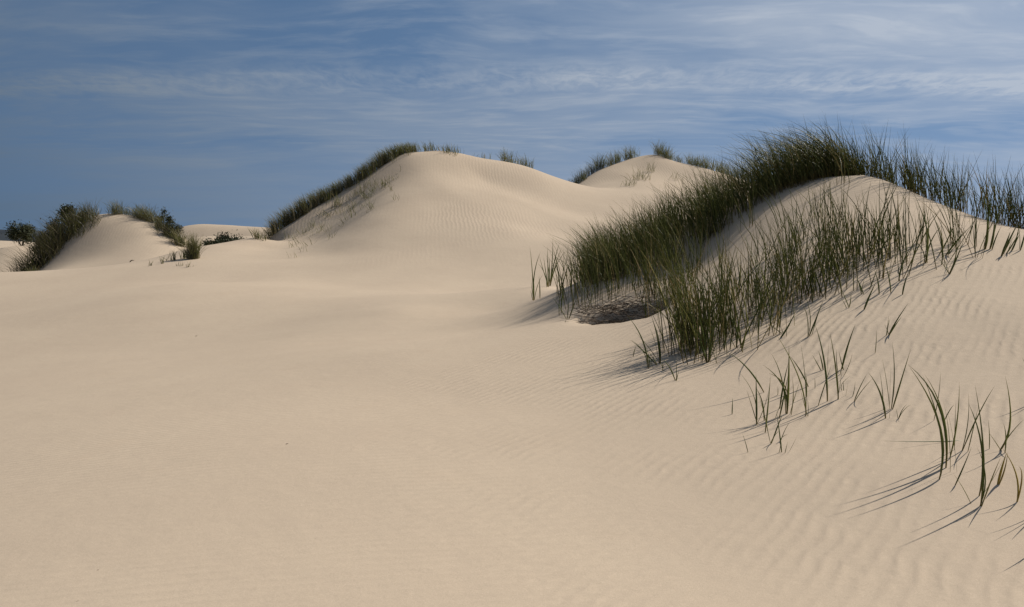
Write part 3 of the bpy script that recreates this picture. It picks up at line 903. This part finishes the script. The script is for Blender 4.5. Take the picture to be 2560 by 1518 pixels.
# thin grass creeping down the shaded flank below that edge
paths = []
for i in range(75):
    q = rng.random()
    u = 700 + 270 * q + rng.normal(0, 10)
    v = 575 - 165 * q + abs(rng.normal(0, 22)) + 12
    g_ = ground(u * K, v * K)
    paths.append(tuft_paths(g_, rng.integers(3, 9), 0.20, 0.55, (-0.25, -0.1), 0.5, S=4))
tag(grass_obj("flank_grass", paths, 0.014, 0.024, far_grass, 2), "thin straggling grass on the shaded flank of the middle dune", "grass", kind='stuff')


def far_tuft(label, u, v, h_px, w_px, n, Y=None, wind=(-0.1, 0), group="far grass tufts on the dune tops", behind=0.0, mat=None, fan=0.42):
    if Y is None:
        x, y, z = ground(u * K, v * K)
    else:
        x, y, z = D(u, v, Y)
    y += behind
    L = h_px * K / F_PX * y * 1.42
    sp = 0.5 * w_px * K / F_PX * y * 0.8
    P_ = [tuft_paths((x, y), int(n * 0.62), sp, L * 0.92, wind, fan, S=5, jitter=0.2), tuft_paths((x + sp * rng.normal(0, 0.7), y), int(n * 0.38), sp * 1.5, L * 0.65, wind, fan * 1.4, S=5, jitter=0.3)]
    o = grass_obj("grass_tuft", P_, 0.016, 0.028, mat or far_grass, 2)
    return tag(o, label, "grass tuft", group)


far_tuft("low dark grass tuft on the very summit of the middle dune", 1050, 369, 26, 44, 110, 47.7, behind=0.1)
far_tuft("small grass tuft just right of the summit of the middle dune", 1092, 377, 20, 24, 50, 47.4)
far_tuft("grey fringe of short grass beyond the summit of the middle dune", 1105, 371, 22, 30, 60, 48.0, behind=0.1)
far_tuft("sparse short stalks on the bare right crest of the middle dune", 1186, 387, 18, 38, 30, 49.4, behind=0.1)
far_tuft("larger of two tufts on the falling right crest of the middle dune", 1240, 401, 32, 44, 150, 50.3, behind=0.1)
far_tuft("drooping tuft lower on the falling right crest of the middle dune", 1288, 415, 32, 44, 130, 51.2, (-0.2, 0), behind=0.1)
far_tuft("last thin sprout before the saddle on the right crest of the middle dune", 1330, 433, 16, 20, 14, 51.8, behind=0.1)
far_tuft("small tuft on the flank below the crest of the middle dune, casting a shade", 880, 470, 30, 36, 34)
far_tuft("dark tuft over a small sand step on the middle dune flank", 826, 505, 36, 28, 40)
far_tuft("faint grass sprout alone on the lower face of the middle dune", 905, 515, 26, 24, 12)
far_tuft("thin stalks at the foot of the middle dune flank", 745, 606, 18, 16, 5)
far_tuft("dense round tuft at the low left end of the middle dune", 628, 584, 28, 22, 70)
far_tuft("pale thin stalks beside the round tuft at the middle dune's left end", 650, 583, 22, 30, 34)
# back dune tufts
rbt = [("round grass tuft at the peak of the back dune, right of its bare top", 1614, 383, 30, 34, 110, 62), ("small tuft trailing right of the peak tuft on the back dune", 1632, 390, 26, 18, 50, 61.6),
       ("upright tuft on the skyline left of the back dune's bare top", 1538, 396, 26, 26, 90, 62.2), ("broad tuft below the upright tuft on the back dune's left shoulder", 1500, 408, 28, 32, 110, 61.6),
       ("dark narrow tuft halfway down the back dune's left shoulder", 1466, 424, 32, 24, 90, 60.6), ("tuft between narrow tuft and low thicket on the back dune's left shoulder", 1446, 432, 28, 22, 70, 60.2),
       ("low thicket of grass at the left foot of the back dune", 1420, 446, 26, 34, 110, 58.6), ("lowest grass tuft beside the saddle under the back dune", 1392, 452, 20, 30, 80, 58.2),
       ("small separate tuft on the skyline right of the peak tuft", 1662, 398, 17, 14, 26, 61.2), ("thin tuft on the right ridge of the back dune next to the separate one", 1688, 405, 24, 16, 44, 61),
       ("tuft in the middle of the back dune's right ridge", 1706, 410, 24, 20, 54, 60.8), ("thicker tuft on the back dune's right ridge before the tall grass", 1730, 418, 28, 30, 90, 60.5),
       ("tuft on the back dune's right ridge nearest the tall near grass", 1765, 426, 26, 34, 90, 60.2), ("last tuft of the back dune's right ridge, half hidden by near grass", 1810, 437, 26, 46, 110, 59.6)]
for (lb, u, v, hp, wp, n, Y) in rbt:
    far_tuft(lb, u, v, hp * 1.2, wp * 1.25, int(n * 2.0), Y - 0.3, (-0.08, 0), fan=0.3, mat=scrub_grass if u < 1480 else far_grass)
far_tuft("tall dark stalks standing on the sunlit front of the back dune", 1592, 420, 34, 22, 26, None, (0, 0))
far_tuft("row of dark stalks above the shaded step of the back dune", 1568, 440, 30, 50, 60, None, (0, 0))
far_tuft("short stalks at the shaded step of the back dune, left end", 1540, 454, 22, 40, 34, None, (0, 0))
far_tuft("few thin stalks on the open front of the back dune", 1655, 440, 24, 40, 16, None, (0, 0))
# left dune
lft = [("grass tuft on top of the low far-left dune, on the skyline", 288, 530, 34, 34, 190, 50.1), ("trailing grass right of the skyline tuft on the far-left dune", 316, 529, 22, 30, 80, 50.1),
       ("dry brown tuft at the right brow of the far-left dune", 344, 536, 32, 34, 190, 50.0), ("tall dry tuft beside the brown tuft on the far-left dune", 364, 548, 42, 32, 240, 49.7),
       ("grey tuft further down the right brow of the far-left dune", 392, 560, 38, 36, 190, 49.3), ("dark tuft low on the right side of the far-left dune", 418, 580, 38, 38, 220, 48.5),
       ("drooping tuft at the right foot of the far-left dune", 440, 600, 42, 34, 240, 47.7), ("small dry stalks on the bare face below the right brow", 384, 560, 14, 16, 16, 48.8),
       ("small tuft on the bare left brow of the far-left dune", 221, 550, 16, 8, 26, 49.2), ("short dry grass on the left brow of the far-left dune", 235, 530, 12, 20, 30, 50.0),
       ("high bushy tuft on the left skyline of the far-left dune", 205, 542, 44, 56, 380, 49.6), ("shaggy tuft midway down the left flank of the far-left dune", 168, 580, 62, 66, 560, 48.6),
       ("dark shaggy tuft below the midway tuft on the left flank", 128, 612, 70, 66, 560, 47.8), ("dark tuft near the foot of the left flank", 94, 640, 66, 64, 540, 47.2),
       ("lowest dark tuft at the left foot of the far-left dune", 62, 660, 58, 56, 440, 46.6), ("pale rounded tuft at the left foot of the far-left dune", 75, 662, 30, 24, 150, 45.6)]
for (lb, u, v, hp, wp, n, Y) in lft:
    far_tuft(lb, u, v, hp, wp, n, Y, (-0.18, 0), mat=scrub_grass if 'dark' in lb or 'shaggy' in lb or 'bushy' in lb else far_grass)
far_tuft("stout green tuft standing alone in the gap right of the far-left dune", 473, 633, 56, 26, 380, None, (0, 0), fan=0.16)
for lb, u, v, hp, wp, n in (("thin blades left of the stout green tuft, nearest to it", 446, 633, 26, 22, 34), ("thin blades in the middle of the row beside the stout green tuft", 424, 637, 24, 20, 30), ("two bent blades at the outer end of the row beside the stout tuft", 396, 645, 18, 10, 7),
                              ("lone bent stalk farthest from the stout green tuft", 368, 650, 16, 8, 4), ("little sprout on the sand below the stout green tuft", 442, 650, 12, 16, 7), ("forked little sprout in front of the stout green tuft", 460, 653, 15, 12, 7)):
    far_tuft(lb, u, v, hp * 1.1, wp, n + 6, None, (0, 0), fan=0.2)


# ------------------------------------------------------------------ shrubs
def shrub(label, c_, rx, ry, h, n_leaf, leaf=0.07, lobes=5, stem_n=7, name="shrub"):
    em = bpy.data.objects.new(name, None)
    zb = float(H(np.array([c_[0]]), np.array([c_[1]]))[0])
    em.location = (c_[0], c_[1], zb)
    col.objects.link(em)
    tag(em, label, "shrub", "dark shrubs around the far dunes")
    lc = np.stack([rng.uniform(-0.6, 0.6, lobes) * rx, rng.uniform(-0.6, 0.6, lobes) * ry, h * rng.uniform(0.35, 0.82, lobes)], 1)
    lr = rng.uniform(0.35, 0.6, lobes) * min(rx, h * 0.7)
    # stems
    st = []
    for k in range(max(stem_n, lobes)):
        e_ = lc[k % lobes] + rng.normal(0, 0.1, 3)
        s_ = np.linspace(0, 1, 5)[:, None]
        st.append(np.array([rng.normal(0, 0.08 * rx), rng.normal(0, 0.08 * ry), -0.08]) * (1 - s_) + e_ * s_ + np.array([0, 0, 1.0]) * (s_ * (1 - s_)) * 0.3 * h)
    V, F_, al, rn = blades(np.array(st), np.full(len(st), 0.05 * h), rng.random(len(st)))
    so_ = mesh_obj("stem", V, F_, barkm); so_.parent = em
    k = rng.integers(0, lobes, n_leaf)
    dv = rng.normal(0, 1, (n_leaf, 3)); dv /= np.linalg.norm(dv, axis=1)[:, None]
    p = lc[k] + dv * (lr[k] * rng.random(n_leaf) ** 0.45)[:, None] * (1 + 0.35 * rng.normal(0, 1, n_leaf))[:, None]
    p[:, 2] = np.maximum(p[:, 2], 0.02)
    a = rng.normal(0, 1, (n_leaf, 3)); a /= np.linalg.norm(a, axis=1)[:, None]
    b2 = np.cross(a, rng.normal(0, 1, (n_leaf, 3))); b2 /= np.linalg.norm(b2, axis=1)[:, None]
    s_ = leaf * rng.uniform(0.6, 1.3, n_leaf)[:, None]
    V = np.stack([p - a * s_, p + b2 * s_ * 0.42, p + a * s_, p - b2 * s_ * 0.42], 1).reshape(-1, 3)
    F_ = np.arange(n_leaf * 4).reshape(-1, 4)
    cr = mesh_obj("foliage", V, F_, leafm, smooth=False); cr.parent = em
    return em


def at(u, v, Y):
    return D(u, v, Y)


shrub("round dark bush standing apart at the far left under the hills", at(52, 590, 60), 0.95, 0.8, 1.75, 4200, 0.085, 7)
shrub("leafy dark shrub with ragged sprigs high on the far-left dune", at(172, 560, 50.2), 0.85, 0.5, 2.3, 2200, 0.07, 6)
shrub("taller sprig shrub on the skyline of the far-left dune", at(197, 535, 50.6), 0.32, 0.3, 1.5, 600, 0.065, 4)
shrub("ragged dark shrub on the upper left flank of the far-left dune", at(138, 588, 49.8), 0.9, 0.5, 2.4, 2200, 0.07, 6)
shrub("low dark shrub lower on the left flank of the far-left dune", at(110, 615, 49.4), 0.9, 0.5, 1.9, 1900, 0.07, 5)
shrub("small pointed shrub on the right brow of the far-left dune", at(393, 552, 49.9), 0.42, 0.3, 1.15, 520, 0.06, 4)
shrub("small dark shrub on the right side of the far-left dune", at(414, 572, 49.2), 0.45, 0.3, 1.2, 560, 0.06, 4)
shrub("dark creeping shrub hugging the right foot of the far-left dune", at(430, 592, 48.6), 0.7, 0.4, 0.9, 800, 0.06, 5)
for (u, Y, rx, h, lb) in ((511, 62.5, 1.0, 1.5, "leftmost low dark bush beyond the sand brow"), (532, 63.5, 1.15, 1.55, "second dark bush beyond the sand brow from the left"), (560, 64, 1.2, 1.75, "tallest rounded dark bush beyond the sand brow"),
                          (586, 64.5, 1.15, 1.45, "right-hand dark bush beyond the sand brow by the middle dune"), (546, 62, 1.4, 1.3, "flat dark bush in front of the others beyond the sand brow")):
    x, y, z = at(u, 600, Y)
    shrub(lb, (x, y), rx, 0.9, h, 4200, 0.095, 14)
shrub("dark leafy bush peeping over the crest at the right edge of the picture", (10.4, 16.0), 1.3, 0.8, 1.3, 2200, 0.06, 7)


# ------------------------------------------------------------------ bits of drift on the sand
def twig(label, u, v, size_px, ang, bend=0.25):
    g_ = ground(u * K, v * K)
    L = size_px * K / F_PX * g_[1]
    s_ = np.linspace(-0.5, 0.5, 7)[:, None]
    dirv = np.array([math.cos(ang), math.sin(ang), 0.25])
    path = dirv * L * s_ + np.array([0, 0, 1.0]) * L * (bend * (0.25 - s_ ** 2) * 2 + 0.12)
    V, F_, al, rn = blades(path[None], np.array([L * 0.28]), np.array([0.5]))
    o = mesh_obj("twig", V, F_, barkm)
    o.location = g_
    return tag(o, label, "twig", "bits of drift lying on the sand")


twig("dark curled scrap of driftwood on the sand before the far-left dune", 323, 641, 11, 0.5, 0.6)
twig("black scrap caught at the toe of the near dune", 1383, 788, 8, 1.0, 0.8)
twig("dark seed pod shaped scrap among the row's upper end", 2173, 668, 16, -0.5, 0.1)
twig("tiny dark twig on the open flat, middle of the foreground", 702, 1086, 7, 0.3, 0.1)
twig("tiny dark speck of twig on the flat near the bottom edge", 240, 1394, 5, 0.4, 0.1)
twig("tiny twig lying on the flat's bottom left corner", 190, 1470, 6, 0.5, 0.1)
twig("tiny dark fragment on the flat, centre bottom", 771, 1317, 4, 0.8, 0.1)
twig("small dark fragment far out on the flat", 480, 822, 5, 0.1, 0.1)
